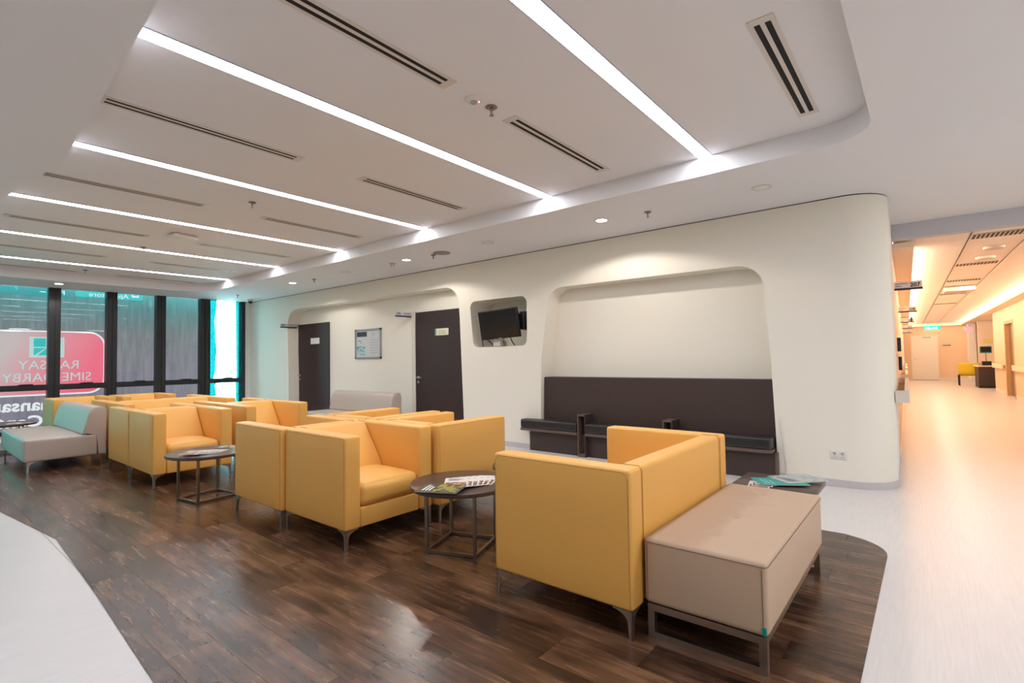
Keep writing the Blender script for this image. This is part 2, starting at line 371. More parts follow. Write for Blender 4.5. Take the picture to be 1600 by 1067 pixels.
# beam over the corridor mouth
beam = struct(finish((lambda b: (bbox(b, 7.46, 7.60, -5, .33, 2.580, ZL), b)[1])(bmesh.new()), 'trim_1', mat('lilac grey beam paint', (.60, .57, .60), .7)))

# ------------------------------------------------------------------ window wall (north)
XM = [2.068, 2.958, 3.827, 4.695]; cent = [-1.46, -.58, .31, 1.19]+XM+[5.62]
wn = empty('window_wall', kind='structure')
struct(box('wall_north', 5.60, XW, YW-.03, YW+.15, 0, ZL, WALLSIDE))
for i in range(len(cent)-1):
    a, b = cent[i], cent[i+1]; w = empty('window_%d' % (i+1), kind='structure')
    hw = .088
    x0, x1 = a+hw, (b-hw if i < len(cent)-2 else 5.515)
    bm = bmesh.new(); bbox(bm, a-hw, a-.012, YW-.05, YW+.12, .0, ZL); bbox(bm, a+.012, a+hw, YW-.05, YW+.12, .0, ZL); bbox(bm, a-.012, a+.012, YW-.035, YW+.12, 0, ZL); finish(bm, 'mullion', BLACKAL, w)
    if i == len(cent)-2: box('mullion', 5.515, 5.60, YW-.05, YW+.12, 0, ZL, BLACKAL, w)
    bm = bmesh.new(); bbox(bm, x0, x1, YW-.06, YW+.10, .80, .905); bbox(bm, x0, x1, YW-.075, YW-.06, .835, .87); finish(bm, 'transom', BLACKAL, w)
    box('bottom_rail', x0, x1, YW-.05, YW+.10, 0, .07, BLACKAL, w)
    box('pane', x0, x1, YW+.02, YW+.026, .905, ZL, GLASS, w); box('pane', x0, x1, YW+.02, YW+.026, .07, .80, GLASS, w)
    bm = bmesh.new(); m_ = (x0+x1)/2; bbox(bm, m_-.06, m_+.06, YW-.09, YW-.06, .90, .92); bbox(bm, m_-.03, m_+.14, YW-.10, YW-.085, .905, .925); finish(bm, 'latch', BLACKP, w)
    if i == len(cent)-2:    # cyan sun film with an open gap where the sky shows
        def film(bm, z0, z1):
            L_ = [(x0, z0), (4.905, z0)]
            for k in range(1, 12):
                z = z0+(z1-z0)*k/12; L_.append((4.95+.018*math.sin(z*5.1)+.010*math.sin(z*13), z))
            L_ += [(4.97, z1), (x0, z1)]
            prism(bm, L_, 0, .001, axes((1, 0, 0), (0, 0, 1), (0, -1, 0), (0, YW+.016, 0)))
            prism(bm, [(5.42, z0), (x1, z0), (x1, z1), (5.40, z1)], 0, .001, axes((1, 0, 0), (0, 0, 1), (0, -1, 0), (0, YW+.016, 0)))
        bm = bmesh.new(); film(bm, .905, ZL); film(bm, .07, .80); finish(bm, 'sun_film', FILM, w)
    if i < 3:
        box('sun_film', x0, x1, YW+.014, YW+.016, .07, ZL, glass_mat('cyan film', (.03, .48, .46), 1.2), w)
bpy.data.objects.remove(wn)
# big printed panel standing outside the glass, read from behind, its daylight put in as glow
YP = YW+.45
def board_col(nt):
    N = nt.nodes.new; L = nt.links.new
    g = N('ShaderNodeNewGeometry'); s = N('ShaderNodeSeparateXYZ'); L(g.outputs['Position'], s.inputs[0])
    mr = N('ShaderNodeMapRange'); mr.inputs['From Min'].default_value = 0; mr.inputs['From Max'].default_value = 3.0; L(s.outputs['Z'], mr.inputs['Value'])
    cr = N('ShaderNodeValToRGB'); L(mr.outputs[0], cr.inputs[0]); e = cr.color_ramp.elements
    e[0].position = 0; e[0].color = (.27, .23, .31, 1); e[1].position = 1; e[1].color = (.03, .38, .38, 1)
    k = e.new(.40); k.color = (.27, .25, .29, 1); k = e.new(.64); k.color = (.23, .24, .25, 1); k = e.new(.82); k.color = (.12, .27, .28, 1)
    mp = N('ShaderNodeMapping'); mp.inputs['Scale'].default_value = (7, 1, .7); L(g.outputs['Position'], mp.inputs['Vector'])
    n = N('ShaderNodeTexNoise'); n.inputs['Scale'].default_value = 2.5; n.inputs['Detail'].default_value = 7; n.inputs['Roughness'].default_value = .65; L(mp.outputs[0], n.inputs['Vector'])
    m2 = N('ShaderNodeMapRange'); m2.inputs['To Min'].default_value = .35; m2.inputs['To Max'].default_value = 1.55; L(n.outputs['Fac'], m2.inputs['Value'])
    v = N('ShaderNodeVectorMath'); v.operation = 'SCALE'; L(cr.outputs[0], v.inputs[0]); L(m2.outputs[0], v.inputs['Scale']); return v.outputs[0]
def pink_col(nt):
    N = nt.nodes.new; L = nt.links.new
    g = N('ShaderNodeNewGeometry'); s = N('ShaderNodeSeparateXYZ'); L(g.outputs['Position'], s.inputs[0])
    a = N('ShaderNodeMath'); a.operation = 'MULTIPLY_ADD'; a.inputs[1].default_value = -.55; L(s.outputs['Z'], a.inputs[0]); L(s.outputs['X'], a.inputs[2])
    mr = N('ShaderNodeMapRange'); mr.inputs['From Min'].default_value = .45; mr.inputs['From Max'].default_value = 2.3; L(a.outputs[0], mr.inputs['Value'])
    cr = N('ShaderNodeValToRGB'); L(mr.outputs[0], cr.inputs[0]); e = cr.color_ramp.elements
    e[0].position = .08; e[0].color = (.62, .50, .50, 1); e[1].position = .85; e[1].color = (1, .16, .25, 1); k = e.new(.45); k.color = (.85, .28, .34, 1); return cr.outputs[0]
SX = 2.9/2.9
BOARD = glow_print_mat('weathered print panel', board_col, .5); PINK = glow_print_mat('pink print', pink_col, .5)
WPRINT = glow_print_mat('white print', (.95, .97, .97), .5); TEALP = glow_print_mat('teal print glow', (.01, .55, .55), .5); TEALD = glow_print_mat('deep teal print', (.0, .30, .31), .5); PALE = glow_print_mat('pale print', (.55, .72, .70), .5)
brd = empty('printed_board', (0, 0, 0), 0, 'large weathered printed panel outside the windows, its pink and teal print seen from behind', 'board')
k_ = (YP)/YW    # the print lies further back than the glass
def bx(x): return x*k_*1.0
def bz(z): return 1.25+(z-1.25)*k_
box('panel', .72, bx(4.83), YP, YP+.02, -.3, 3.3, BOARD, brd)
XZ = lambda y: axes((1, 0, 0), (0, 0, 1), (0, -1, 0), (0, y, 0))
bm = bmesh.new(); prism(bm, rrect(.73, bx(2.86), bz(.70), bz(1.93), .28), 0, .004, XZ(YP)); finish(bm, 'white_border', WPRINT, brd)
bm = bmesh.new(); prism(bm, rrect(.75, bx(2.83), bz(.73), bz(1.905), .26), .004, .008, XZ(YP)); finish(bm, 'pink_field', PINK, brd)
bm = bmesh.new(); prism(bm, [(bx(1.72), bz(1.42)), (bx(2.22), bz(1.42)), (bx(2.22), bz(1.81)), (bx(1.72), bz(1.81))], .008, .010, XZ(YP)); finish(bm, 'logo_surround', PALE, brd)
bm = bmesh.new()
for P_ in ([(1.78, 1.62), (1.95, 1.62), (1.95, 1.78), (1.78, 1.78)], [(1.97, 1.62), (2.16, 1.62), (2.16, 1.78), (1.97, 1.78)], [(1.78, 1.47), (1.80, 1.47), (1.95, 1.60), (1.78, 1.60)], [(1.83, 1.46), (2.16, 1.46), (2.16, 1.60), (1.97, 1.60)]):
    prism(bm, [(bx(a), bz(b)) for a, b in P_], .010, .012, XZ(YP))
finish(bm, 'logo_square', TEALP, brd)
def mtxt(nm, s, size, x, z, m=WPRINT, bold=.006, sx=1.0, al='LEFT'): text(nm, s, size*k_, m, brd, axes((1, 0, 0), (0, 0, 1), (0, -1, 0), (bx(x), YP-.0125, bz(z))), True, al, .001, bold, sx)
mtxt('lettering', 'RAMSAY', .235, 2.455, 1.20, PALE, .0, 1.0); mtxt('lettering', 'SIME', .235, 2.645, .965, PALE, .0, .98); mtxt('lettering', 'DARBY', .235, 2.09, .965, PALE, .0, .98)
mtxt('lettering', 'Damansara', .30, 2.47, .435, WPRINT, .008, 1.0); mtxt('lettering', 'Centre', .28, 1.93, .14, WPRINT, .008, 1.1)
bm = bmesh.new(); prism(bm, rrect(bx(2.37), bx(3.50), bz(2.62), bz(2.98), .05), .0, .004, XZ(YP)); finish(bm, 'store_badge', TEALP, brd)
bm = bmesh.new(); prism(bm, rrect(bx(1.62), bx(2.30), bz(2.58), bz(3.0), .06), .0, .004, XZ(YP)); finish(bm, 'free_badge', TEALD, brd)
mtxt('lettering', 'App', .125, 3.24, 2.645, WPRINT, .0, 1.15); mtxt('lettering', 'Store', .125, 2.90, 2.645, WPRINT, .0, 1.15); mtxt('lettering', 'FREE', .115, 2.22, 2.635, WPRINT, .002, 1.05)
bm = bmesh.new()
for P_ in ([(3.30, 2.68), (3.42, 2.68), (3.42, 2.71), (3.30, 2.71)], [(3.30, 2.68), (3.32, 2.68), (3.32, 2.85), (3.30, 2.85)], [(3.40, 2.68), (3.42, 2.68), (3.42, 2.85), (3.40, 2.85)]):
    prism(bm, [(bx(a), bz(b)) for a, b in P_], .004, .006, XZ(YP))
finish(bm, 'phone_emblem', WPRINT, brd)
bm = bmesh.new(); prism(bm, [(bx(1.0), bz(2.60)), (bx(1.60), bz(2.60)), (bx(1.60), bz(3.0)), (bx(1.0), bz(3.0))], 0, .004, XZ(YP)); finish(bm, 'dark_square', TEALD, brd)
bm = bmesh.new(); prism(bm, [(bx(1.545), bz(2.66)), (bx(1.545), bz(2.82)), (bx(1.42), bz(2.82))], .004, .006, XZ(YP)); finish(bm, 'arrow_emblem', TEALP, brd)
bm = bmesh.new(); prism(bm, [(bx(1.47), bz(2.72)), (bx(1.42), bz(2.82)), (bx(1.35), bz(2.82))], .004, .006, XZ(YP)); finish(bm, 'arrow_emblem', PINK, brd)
struct(box('ground', -6, 12, 14.2, 26, -.4, -.15, mat('outdoor paving', (.85, .85, .85), .8)))

# ------------------------------------------------------------------ doors, frames in the long niche
def room_door(idx, yl, w, zt):
    d = empty('door_%d' % idx, kind='structure')
    y1, y0 = yl, yl-w
    box('door_leaf', XB-.028, XB-.004, y0, y1, .005, zt, DOORM, d)
    bm = bmesh.new(); bbox(bm, XB-.045, XB-.001, y1, y1+.09, 0, zt+.02); finish(bm, 'door_frame', FRAMEW, d)
    h = []
    bm = bmesh.new(); c = (XB-.028, y1-.07, .96)
    mm = axes((0, 1, 0), (0, 0, 1), (-1, 0, 0), c) if False else axes((0, 0, 1), (0, 1, 0), (-1, 0, 0), c)
    cyl(bm, .026, 0, .010, n=20); cyl(bm, .009, .0, .055, n=12); bmesh.ops.transform(bm, matrix=mm, verts=bm.verts[:])
    tube(bm, [(c[0]-.05, c[1], c[2]), (c[0]-.055, c[1]-.03, c[2]), (c[0]-.055, c[1]-.14, c[2]-.003)], .009, 10)
    finish(bm, 'lever_handle', CHROME, d, smooth=True)
    bm = bmesh.new(); cyl(bm, .024, 0, .008, n=20); bmesh.ops.transform(bm, matrix=axes((0, 0, 1), (0, 1, 0), (-1, 0, 0), (c[0], c[1], .875)), verts=bm.verts[:]); finish(bm, 'keyhole_plate', CHROME, d)
    return d
d1 = room_door(1, 11.15, 1.26, 2.105); d2 = room_door(2, 7.08, 1.20, 2.105)
def sheet(nm, y0, y1, z0, z1, m, label, cat, x=XB-.028, t=.004, rows=None):
    r = box(nm, x-t, x-.0002, y0, y1, z0, z1, m); tag(r, label, cat)
    return r
s_ = sheet('door_notice', 10.26, 10.615, 1.652, 1.783, PAPER, 'plain white paper notice taped to the left brown door', 'notice')
s_ = sheet('door_plate', 6.237, 6.566, 1.677, 1.792, CREAMP, 'cream room plate on the brown door nearer the screen', 'plate', t=.008)
bm = bmesh.new(); 
for i in range(3): bbox(bm, XB-.037, XB-.0362, 6.30, 6.48, 1.70+i*.026, 1.706+i*.026)
finish(bm, 'text_line', mat('green print', (.12, .25, .10), .5), s_)
box('side_band', XB-.0368, XB-.036, 6.53, 6.566, 1.68, 1.79, mat('teal band', (.15, .35, .33), .5), s_)
# hanging room signs in the hall
def hsign(nm, x0, x1, y, z0, z1, num, lab):
    r = empty(nm, (0, 0, 0), 0, lab, 'sign')
    box('sign_panel', x0, x1, y-.006, y+.006, z0+.022, z1, SIGNF, r, .002); box('base_bar', x0, x1, y-.009, y+.009, z0, z0+.024, NAVY, r)
    a = axes((1, 0, 0), (0, 0, 1), (0, -1, 0), (x0+.015, y-.0062, z0+.040)); text('room_number', num, .062, NAVY, r, a, depth=.0006, bold=.001)
    bm = bmesh.new(); L_ = (x1-x0)
    for k in range(2): bbox(bm, x0+L_*.50, x0+L_*.92, y-.0072, y-.0062, z0+.045+k*.022, z0+.051+k*.022)
    finish(bm, 'text_line', NAVY, r); box('wall_bracket', x1-.01, XB-.0005, y-.004, y+.004, z0+.03, z1-.01, ALU, r); return r
hsign('room_sign', 5.629, 5.972, 7.203, 2.026, 2.118, '206', 'projecting room sign 206 above the notice frame beside the nearer brown door')
hsign('room_sign', 5.55, 5.93, 11.15, 2.030, 2.118, '205', 'projecting room sign by the far left brown door, at the niche edge')
# framed notice
nf = empty('notice_frame', (0, 0, 0), 0, 'grey snap frame holding a printed poster between the two brown doors', 'frame')
y0, y1, z0, z1 = 8.10, 8.95, 1.305, 1.89
bm = bmesh.new()
for q in ((y0, y1, z1-.035, z1), (y0, y1, z0, z0+.035), (y0, y0+.04, z0, z1), (y1-.04, y1, z0, z1)): bbox(bm, XB-.025, XB-.001, *q)
finish(bm, 'frame', ALU, nf); pg = box('poster', XB-.010, XB-.002, y0+.04, y1-.04, z0+.035, z1-.035, mat('pale poster', (.62, .63, .64), .25), nf)
box('header_block', XB-.0108, XB-.0100, 8.56, 8.89, 1.74, 1.835, NAVY, pg)
bm = bmesh.new()
for k in range(16): yy = 8.58+random.random()*.28; zz = 1.38+random.random()*.30; bbox(bm, XB-.0108, XB-.0100, yy, yy+.03+random.random()*.05, zz, zz+.012)
finish(bm, 'diagram_marks', NAVY, pg)['kind'] = 'stuff'
box('map_patch', XB-.0106, XB-.0101, 8.60, 8.87, 1.40, 1.56, mat('pale teal map', (.35, .60, .58), .4), pg)
bm = bmesh.new()
for k in range(6): bbox(bm, XB-.0108, XB-.0100, 8.20, 8.46, 1.66-k*.05, 1.672-k*.05)
bbox(bm, XB-.0108, XB-.0100, 8.34, 8.38, 1.76, 1.81); finish(bm, 'text_line', GREYP, pg)

# ------------------------------------------------------------------ ceiling fittings
SY = [1.40, 3.00, 4.90, 6.79, 8.74, 10.75]
for i, y in enumerate(SY):
    r = empty('light_strip', (0, 0, 0), 0, 'long recessed linear light, %s strip from the camera' % ORD[i], 'light', 'linear lights in the ceiling recess')
    xa = xleft(y)+.005
    box('diffuser', xa, 4.298, y-.052, y+.052, ZU-.004, ZU-.0005, STRIPM, r)
    bm = bmesh.new(); bbox(bm, xa, 4.298, y-.058, y-.052, ZU-.006, ZU-.0003); bbox(bm, xa, 4.298, y+.052, y+.058, ZU-.006, ZU-.0003); finish(bm, 'edge_profile', mat('bluish profile', (.42, .47, .62), .4), r)
VY = [.60, 2.20, 3.95, 5.87, 7.80, 9.75, 11.62]
def vent(xa, xb, y):
    bm = bmesh.new(); h = .062
    r = empty('air_vent', ((xa+xb)/2, y, ZU)); r['category'] = 'air vent'; w = (xb-xa)/2
    bbox(bm, -w, w, -h, -.040, -.005, 0); bbox(bm, -w, w, .040, h, -.005, 0); bbox(bm, -w, -w+.05, -h, h, -.0048, 0); bbox(bm, w-.05, w, -h, h, -.0048, 0); bbox(bm, -w, w, -.011, .011, -.0048, 0)
    finish(bm, 'vent_frame', VENTW, r)
    for s in (-1, 1):
        box('slot', -w+.05, w-.05, min(s*.011, s*.040), max(s*.011, s*.040), -.0022, -.0004, SLOT, r)
    return r
for j, (xa, xb, side) in enumerate(((.80, 2.14, 'left'), (2.70, 4.02, 'right'))):
    v0 = None
    for i, y in enumerate(VY):
        if j == 0 and i == 0: continue
        lab = 'twin-slot air vent, %s one from the camera in the %s-hand row' % (ORD[i-(1 if j == 0 else 0)], side)
        if v0 is None: v0 = vent(xa, xb, y); tag(v0, lab, None, 'slot vents in the ceiling recess')
        else: dup(v0, ((xa+xb)/2, y, ZU), 0, lab)
# sprinklers
def sprinkler():
    r = empty('sprinkler'); r['category'] = 'sprinkler'
    bm = bmesh.new(); lathe(bm, [(.001, 0), (.036, 0), (.040, -.004), (.030, -.012), (.014, -.016), (.001, -.016)]); finish(bm, 'ceiling_cup', BRONZE, r, smooth=True)
    bm = bmesh.new(); lathe(bm, [(.001, -.016), (.010, -.016), (.009, -.030), (.005, -.034), (.001, -.034)], n=12)
    for s in (-1, 1): tube(bm, [(s*.008, 0, -.028), (s*.012, 0, -.042), (s*.003, 0, -.056)], .002)
    cyl(bm, .003, -.058, -.034, n=8); cyl(bm, .015, -.060, -.057, n=16); finish(bm, 'sprinkler_head', BRONZE, r, smooth=True); return r
sp0 = sprinkler(); sp0.location = (2.506, 2.19, ZU); tag(sp0, 'bronze sprinkler head nearest the camera, beside the round smoke detector', None, 'sprinkler heads')
for (x, y, z, lab) in ((2.384, 5.385, ZU, 'sprinkler head in the recess between the third and fourth strips'), (2.295, 8.569, ZU, 'sprinkler head beside the fifth light strip'), (2.187, 11.3, ZU, 'sprinkler head furthest into the recess by the windows'),
   (4.987, 2.227, ZL, 'sprinkler head on the lower ceiling above the bench niche'), (4.933, 5.449, ZL, 'sprinkler head on the lower ceiling beside the dark round speaker'), (4.911, 8.608, ZL, 'sprinkler head on the lower ceiling above the framed notice'), (4.911, 11.8, ZL, 'sprinkler head on the lower ceiling next to the dome camera')):
    dup(sp0, (x, y, z), 0, lab)
# downlights
def downlight(lit=True):
    r = empty('downlight'); r['category'] = 'light'
    bm = bmesh.new(); n = 36; lathe(bm, [(.058, -.0005), (.085, -.0005), (.085, -.005), (.080, -.007), (.060, -.005), (.058, -.001)], n=n)
    for f in [f for f in bm.faces if len(f.verts) == n]: bm.faces.remove(f)
    finish(bm, 'trim_ring', WHITEP if lit else VENTW, r, smooth=True)
    bm = bmesh.new(); cyl(bm, .059, -.0035, -.0008, n=n); finish(bm, 'lens', DISCM if lit else CEIL, r)
    return r
LITL = [((4.946, 2.744), 'lit round downlight nearest the bench niche'), ((4.911, 6.017), 'lit round downlight above the screen and nearer brown door'), ((4.868, 9.308), 'lit round downlight furthest along the feature wall'), ((2.009, 12.32), 'lit round downlight at the edge of the far ceiling by the windows')]
dl = None
for (x, y), lab in LITL:
    if dl is None: dl = downlight(); r = dl; r.location = (x, y, ZL); tag(r, lab, None, 'lit downlights on the lower ceiling')
    else: r = dup(dl, (x, y, ZL), 0, lab)
    l = bpy.data.lights.new('downlight_beam', 'SPOT'); l.energy = DOWN_E*(1 if y < 12 else .6); l.spot_size = math.radians(152); l.spot_blend = .22; l.shadow_soft_size = .05; l.color = (1, .93, .84)
    lo = bpy.data.objects.new('downlight_beam', l); COL.objects.link(lo); lo.location = (x, y, ZL-.012)
un = downlight(False); un.location = (4.959, 1.128, ZL); tag(un, 'unlit round downlight near the rounded wall corner', None, 'unlit fittings on the lower ceiling')
dup(un, (4.896, 4.374, ZL), 0, 'unlit round downlight above the wall screen'); dup(un, (4.883, 7.567, ZL), 0, 'faint unlit round fitting between two lit downlights')
bm = bmesh.new(); lathe(bm, [(.001, 0), (.12, 0), (.122, -.006), (.10, -.010), (.001, -.010)], n=40); sk = finish(bm, 'ceiling_speaker', mat('taupe speaker grille', (.33, .28, .25), .7, bump=(900, .6)), smooth=True); sk.location = (4.924, 5.267, ZL); tag(sk, 'flat round taupe speaker grille in the lower ceiling', 'speaker')
sd = empty('smoke_detector', (2.355, 2.208, ZU), 0, 'round white smoke detector with a tiny red light', 'detector')
bm = bmesh.new(); lathe(bm, [(.001, 0), (.058, 0), (.056, -.010), (.036, -.018), (.001, -.018)]); finish(bm, 'housing', WHITEP, sd, smooth=True)
bm = bmesh.new(); lathe(bm, [(.001, -.017), (.024, -.018), (.020, -.028), (.001, -.030)], n=16); finish(bm, 'sensor_cage', GREYP, sd, smooth=True)
bm = bmesh.new(); cyl(bm, .0045, -.022, -.016, (.02, -.028), 10); finish(bm, 'red_indicator', emis('red led', (1, .25, .15), 3), sd)
ep = empty('wifi_access_point', (2.411, 7.403, ZU), math.radians(10), 'white rectangular box unit on the ceiling recess beyond the third strip', 'access point')
soft('housing', (-.15, .15, -.09, .09, -.055, -.004), .02, WHITEP, ep); box('mount_plate', -.12, .12, -.07, .07, -.006, -.0005, GREYP, ep)
tl = empty('emergency_spotlight', (4.95, 6.40, ZL), 0, 'small white cone fitting hanging from the lower ceiling', 'light')
bm = bmesh.new(); lathe(bm, [(.001, 0), (.016, 0), (.040, -.055), (.036, -.062), (.001, -.062)], n=18); finish(bm, 'cone', WHITEP, tl, smooth=True); bm = bmesh.new(); cyl(bm, .05, -.004, -.0005, n=20); finish(bm, 'base', GREYP, tl)
dc = empty('dome_camera', (5.45, 12.4, ZL), 0, 'small dark dome camera where the feature wall meets the window wall', 'camera')
bm = bmesh.new(); lathe(bm, [(.001, 0), (.065, 0), (.065, -.04), (.055, -.048), (.001, -.048)]); finish(bm, 'base', WHITEP, dc, smooth=True)
bm = bmesh.new(); lathe(bm, [(.052, -.046), (.050, -.07), (.036, -.09), (.014, -.101), (.001, -.102)]); finish(bm, 'dome', BLACKP, dc, smooth=True)

# ================================================================== FURNITURE
def leg_bm(sx, sy_, h=.132, m=1.0):
    """angle-plate leg in the corner (0,0), wings running towards +sx and +sy"""
    bm = bmesh.new(); prof = [(0, 0), (.095, 0), (.095, -.006)]+[(.022+.073*(1-math.sin(a)), -.046*(1-math.cos(a))**.9-.006) for a in [PI/2*k/6 for k in range(1, 7)]]+[(.015, -h), (0, -h)]
    t = .006
    prism(bm, prof, 0, t, axes((sx, 0, 0), (0, 0, 1), (0, sy_, 0), (0, 0, h)))
    prism(bm, prof, 0, t, axes((0, sy_, 0), (0, 0, 1), (sx, 0, 0), (0, 0, h)))
    return bm
def make_armchair(name, W_=.76, D=.80, seats=1):
    r = empty(name); H, ZB, AT = .75, .132, .122; w = W_/2; d = D/2
    for s in (-1, 1):
        xs = sorted((s*w, s*(w-AT)))
        a = soft('arm', (xs[0], xs[1], -d, d, ZB, H), .017, YEL, r, bulge=(.004, .003, .003))
        bm = bmesh.new(); xo = s*(w+.0005)
        lp = [(xo-s*.001, -d+.012, ZB+.01), (xo-s*.0005, -d+.012, H-.04), (xo-s*.001, -d+.035, H-.012), (xo-s*.001, d-.035, H-.012), (xo-s*.0005, d-.012, H-.04), (xo-s*.001, d-.012, ZB+.01)]
        tube(bm, lp, .0012, 5); finish(bm, 'seam', YSEAM, a)
        bm = bmesh.new(); xi = s*(w-AT)
        tube(bm, [(xi, d+.0008, ZB+.02), (xi, d+.0005, H-.02), (xi, d-.015, H+.0008), (xi, d-.105, H+.0008)], .0015, 5); finish(bm, 'seam', YSEAM, a)
    def shear(q):
        if q.y < d-.06: q.y -= .26*(H-q.z)/(H-.42)*((d-.06-q.y)/.05 if q.y > d-.11 else 1)*1.0
        return q
    wi = w-AT-.005
    soft('backrest', (-wi, wi, d-.115, d-.002, ZB+.01, H-.002), .017, YEL, r, bulge=(0, .004, .002), fn=lambda q: Vector((q.x, q.y-(.25*max(0, min(1, (H-max(q.z, .36))/(H-.42))) if q.y < d-.055 else 0), q.z)))
    box('apron', -wi, wi, -d+.010, d-.05, ZB, .262, YEL, r, .010, 3)
    n = seats; cw = 2*wi/n
    for k in range(n):
        soft('seat_cushion', (-wi+k*cw+.003, -wi+(k+1)*cw-.003, -d+.004, d-.27, .266, .420), .042, YEL, r, bulge=(0, .014, .034), mid=10, seg=6)
    for sx in (-1, 1):
        for sy_ in (-1, 1):
            o = finish(leg_bm(-sx, -sy_), 'leg', CHROME, r); o.location = (sx*(w-.008), sy_*(d-.008), 0)
    return r
G1, G2 = 'mustard armchairs in back-to-back clusters', 'mustard two-seat sofas'
a0 = make_armchair('armchair', .76, .80); a0['category'] = 'armchair'
a0.location = (2.312, 3.41, 0); tag(a0, 'mustard leather armchair facing the near round table, seat in full view', None, G1)
dup(a0, (2.285, 4.22, 0), PI, 'mustard armchair backing onto the full-view one, left side panel nearest the second table')
dup(a0, (3.115, 3.34, 0), PI/2, 'mustard armchair facing the bench niche, side panel seen just behind the near round table')
dup(a0, (3.115, 4.17, 0), PI/2, 'mustard armchair facing the brown doors, only its back and far arm showing')
dup(a0, (2.110, 6.50, 0), 0, 'mustard armchair behind the second round table, its seat in view')
dup(a0, (2.110, 7.31, 0), PI, 'mustard armchair with side panel next to the taupe lounge seat')
dup(a0, (3.045, 6.56, 0), 0, 'mustard armchair in the middle cluster, nearest the far brown door')
dup(a0, (3.045, 7.38, 0), PI, 'mustard armchair hidden behind the middle cluster, one arm top showing')
dup(a0, (1.985, 10.50, 0), 0, 'mustard armchair furthest left, close to the windows')
dup(a0, (2.800, 10.42, 0), 0, 'mustard armchair in the last row in front of the plain window panes')
lv = make_armchair('two_seat_sofa', 1.36, .80, 2); lv['category'] = 'sofa'
lv.location = (2.77, 1.447, 0); lv.rotation_euler = (0, 0, PI); tag(lv, 'mustard two-seat sofa in the foreground, its back turned to the taupe ottoman', None, G2)
dup(lv, (2.62, 8.36, 0), 0, 'mustard two-seat sofa with the long back, behind the middle cluster')
dup(lv, (2.62, 9.17, 0), PI, 'mustard two-seat sofa facing the windows, behind the long-backed one')

# ottoman
ot = empty('ottoman', (2.812, .778, 0), 0, 'tufted taupe leather ottoman on a steel frame behind the foreground sofa', 'ottoman')
OX, OY = .632, .256
bt = [(-.375, 0), (-.085, 0), (.20, 0), (.465, 0)]
def tuft(q):
    if q.z > .415:
        dz = 0
        for (bx_, by_) in bt:
            dz += .018*math.exp(-((q.x-bx_)**2+(q.y-by_)**2)/.0016)+.0050*math.exp(-((q.x-bx_)**2)/.00025)*max(0, 1-abs(q.y)/.25)
        dz += .0045*math.exp(-(q.y**2)/.00025)*max(0, 1-abs(q.x)/.62)
        q.z -= dz
    return q
bm = bmesh.new(); softbox(bm, -OX, OX, -OY, OY, .155, .441, .020, bulge=(.006, 0, .010), seg=4, mid=84, fn=tuft); cu = finish(bm, 'cushion', TAUPE, ot)
for p_ in cu.data.polygons: p_.use_smooth = True
bm = bmesh.new(); zz = .424
tube(bm, [(a, b, zz) for a, b in rrect(-OX-.0012, OX+.0012, -OY-.0012, OY+.0012, .02, 4)], .0019, 5, True); finish(bm, 'piping', TSEAM, cu)
for sx in (-1, 1):
    for sy_ in (-1, 1): bm = bmesh.new(); tube(bm, [(sx*(OX+.001), sy_*(OY-.018), .17), (sx*(OX+.003), sy_*(OY-.018), .415)], .0015, 5); finish(bm, 'corner_seam', TSEAM, cu)
bm = bmesh.new()
for (a, b) in bt: lathe(bm, [(.001, .424), (.010, .4285), (.001, .4300)], (a, b), 12)
finish(bm, 'tuft_button', TAUPE, cu, smooth=True)
t = .030
for sx in (-1, 1):
    bm = bmesh.new()
    x = sx*(OX-.012); xx = sorted((x, x-sx*t))
    bbox(bm, xx[0], xx[1], -OY+.01, OY-.01, 0, t); bbox(bm, xx[0], xx[1], -OY+.01, OY-.01, .150-t, .150)
    for sy_ in (-1, 1):
        ys = sorted((sy_*(OY-.01), sy_*(OY-.01-t))); bbox(bm, xx[0], xx[1], ys[0], ys[1], t, .150-t)
    finish(bm, 'end_frame', CHROME, ot)
bm = bmesh.new()
for sy_ in (-1, 1):
    ys = sorted((sy_*(OY-.01), sy_*(OY-.01-t))); bbox(bm, -OX+.04, OX-.04, ys[0], ys[1], .122, .150)
bbox(bm, -.02, .02, -OY+.03, OY-.03, .128, .150); finish(bm, 'side_rail', CHROME, ot)
box('underside_shade_sheet', -OX+.03, OX-.03, -OY+.03, OY-.03, .1505, .1565, BLACKLE, ot)  # dark sheet added to deepen the shade beneath the ottoman
bx0 = box('brand_tab', -OX-.006, -OX-.003, -OY+.006, -OY+.022, .165, .195, TEALM, ot)

# taupe lounge seats
def make_lounge(name, m):
    r = empty(name); L_, D, = .90, .385
    soft('seat_block', (-L_, L_, -D, .296, .128, .388), .022, m, r, bulge=(.004, .004, .008), mid=8)
    bm = bmesh.new()
    prof = [(.150, .400), (.180, .540), (.205, .640)]+[(.295+.085*math.cos(math.radians(a)), .640+.085*math.sin(math.radians(a))) for a in (172, 155, 138, 120, 105)]+[(.345, .728)]+[(.345+.038*math.cos(math.radians(a)), .690+.038*math.sin(math.radians(a))) for a in (70, 50, 30, 10)]+[(.385, .640), (.385, .128), (.298, .128), (.298, .393), (.18, .393)]
    prism(bm, prof, -L_, L_, axes((0, 1, 0), (0, 0, 1), (1, 0, 0)))
    bmesh.ops.bevel(bm, geom=[e for e in bm.edges if abs(e.verts[0].co.x-e.verts[1].co.x) < 1e-6], offset=.014, segments=3, affect='EDGES')
    finish(bm, 'bolster', m, r, smooth=True)
    for sx in (-1, 1):
        for sy_ in (-1, 1):
            o = finish(leg_bm(-sx, -sy_, .130), 'leg', CHROME, r); o.location = (sx*(L_-.03), sy_*(D-.03), 0)
    return r
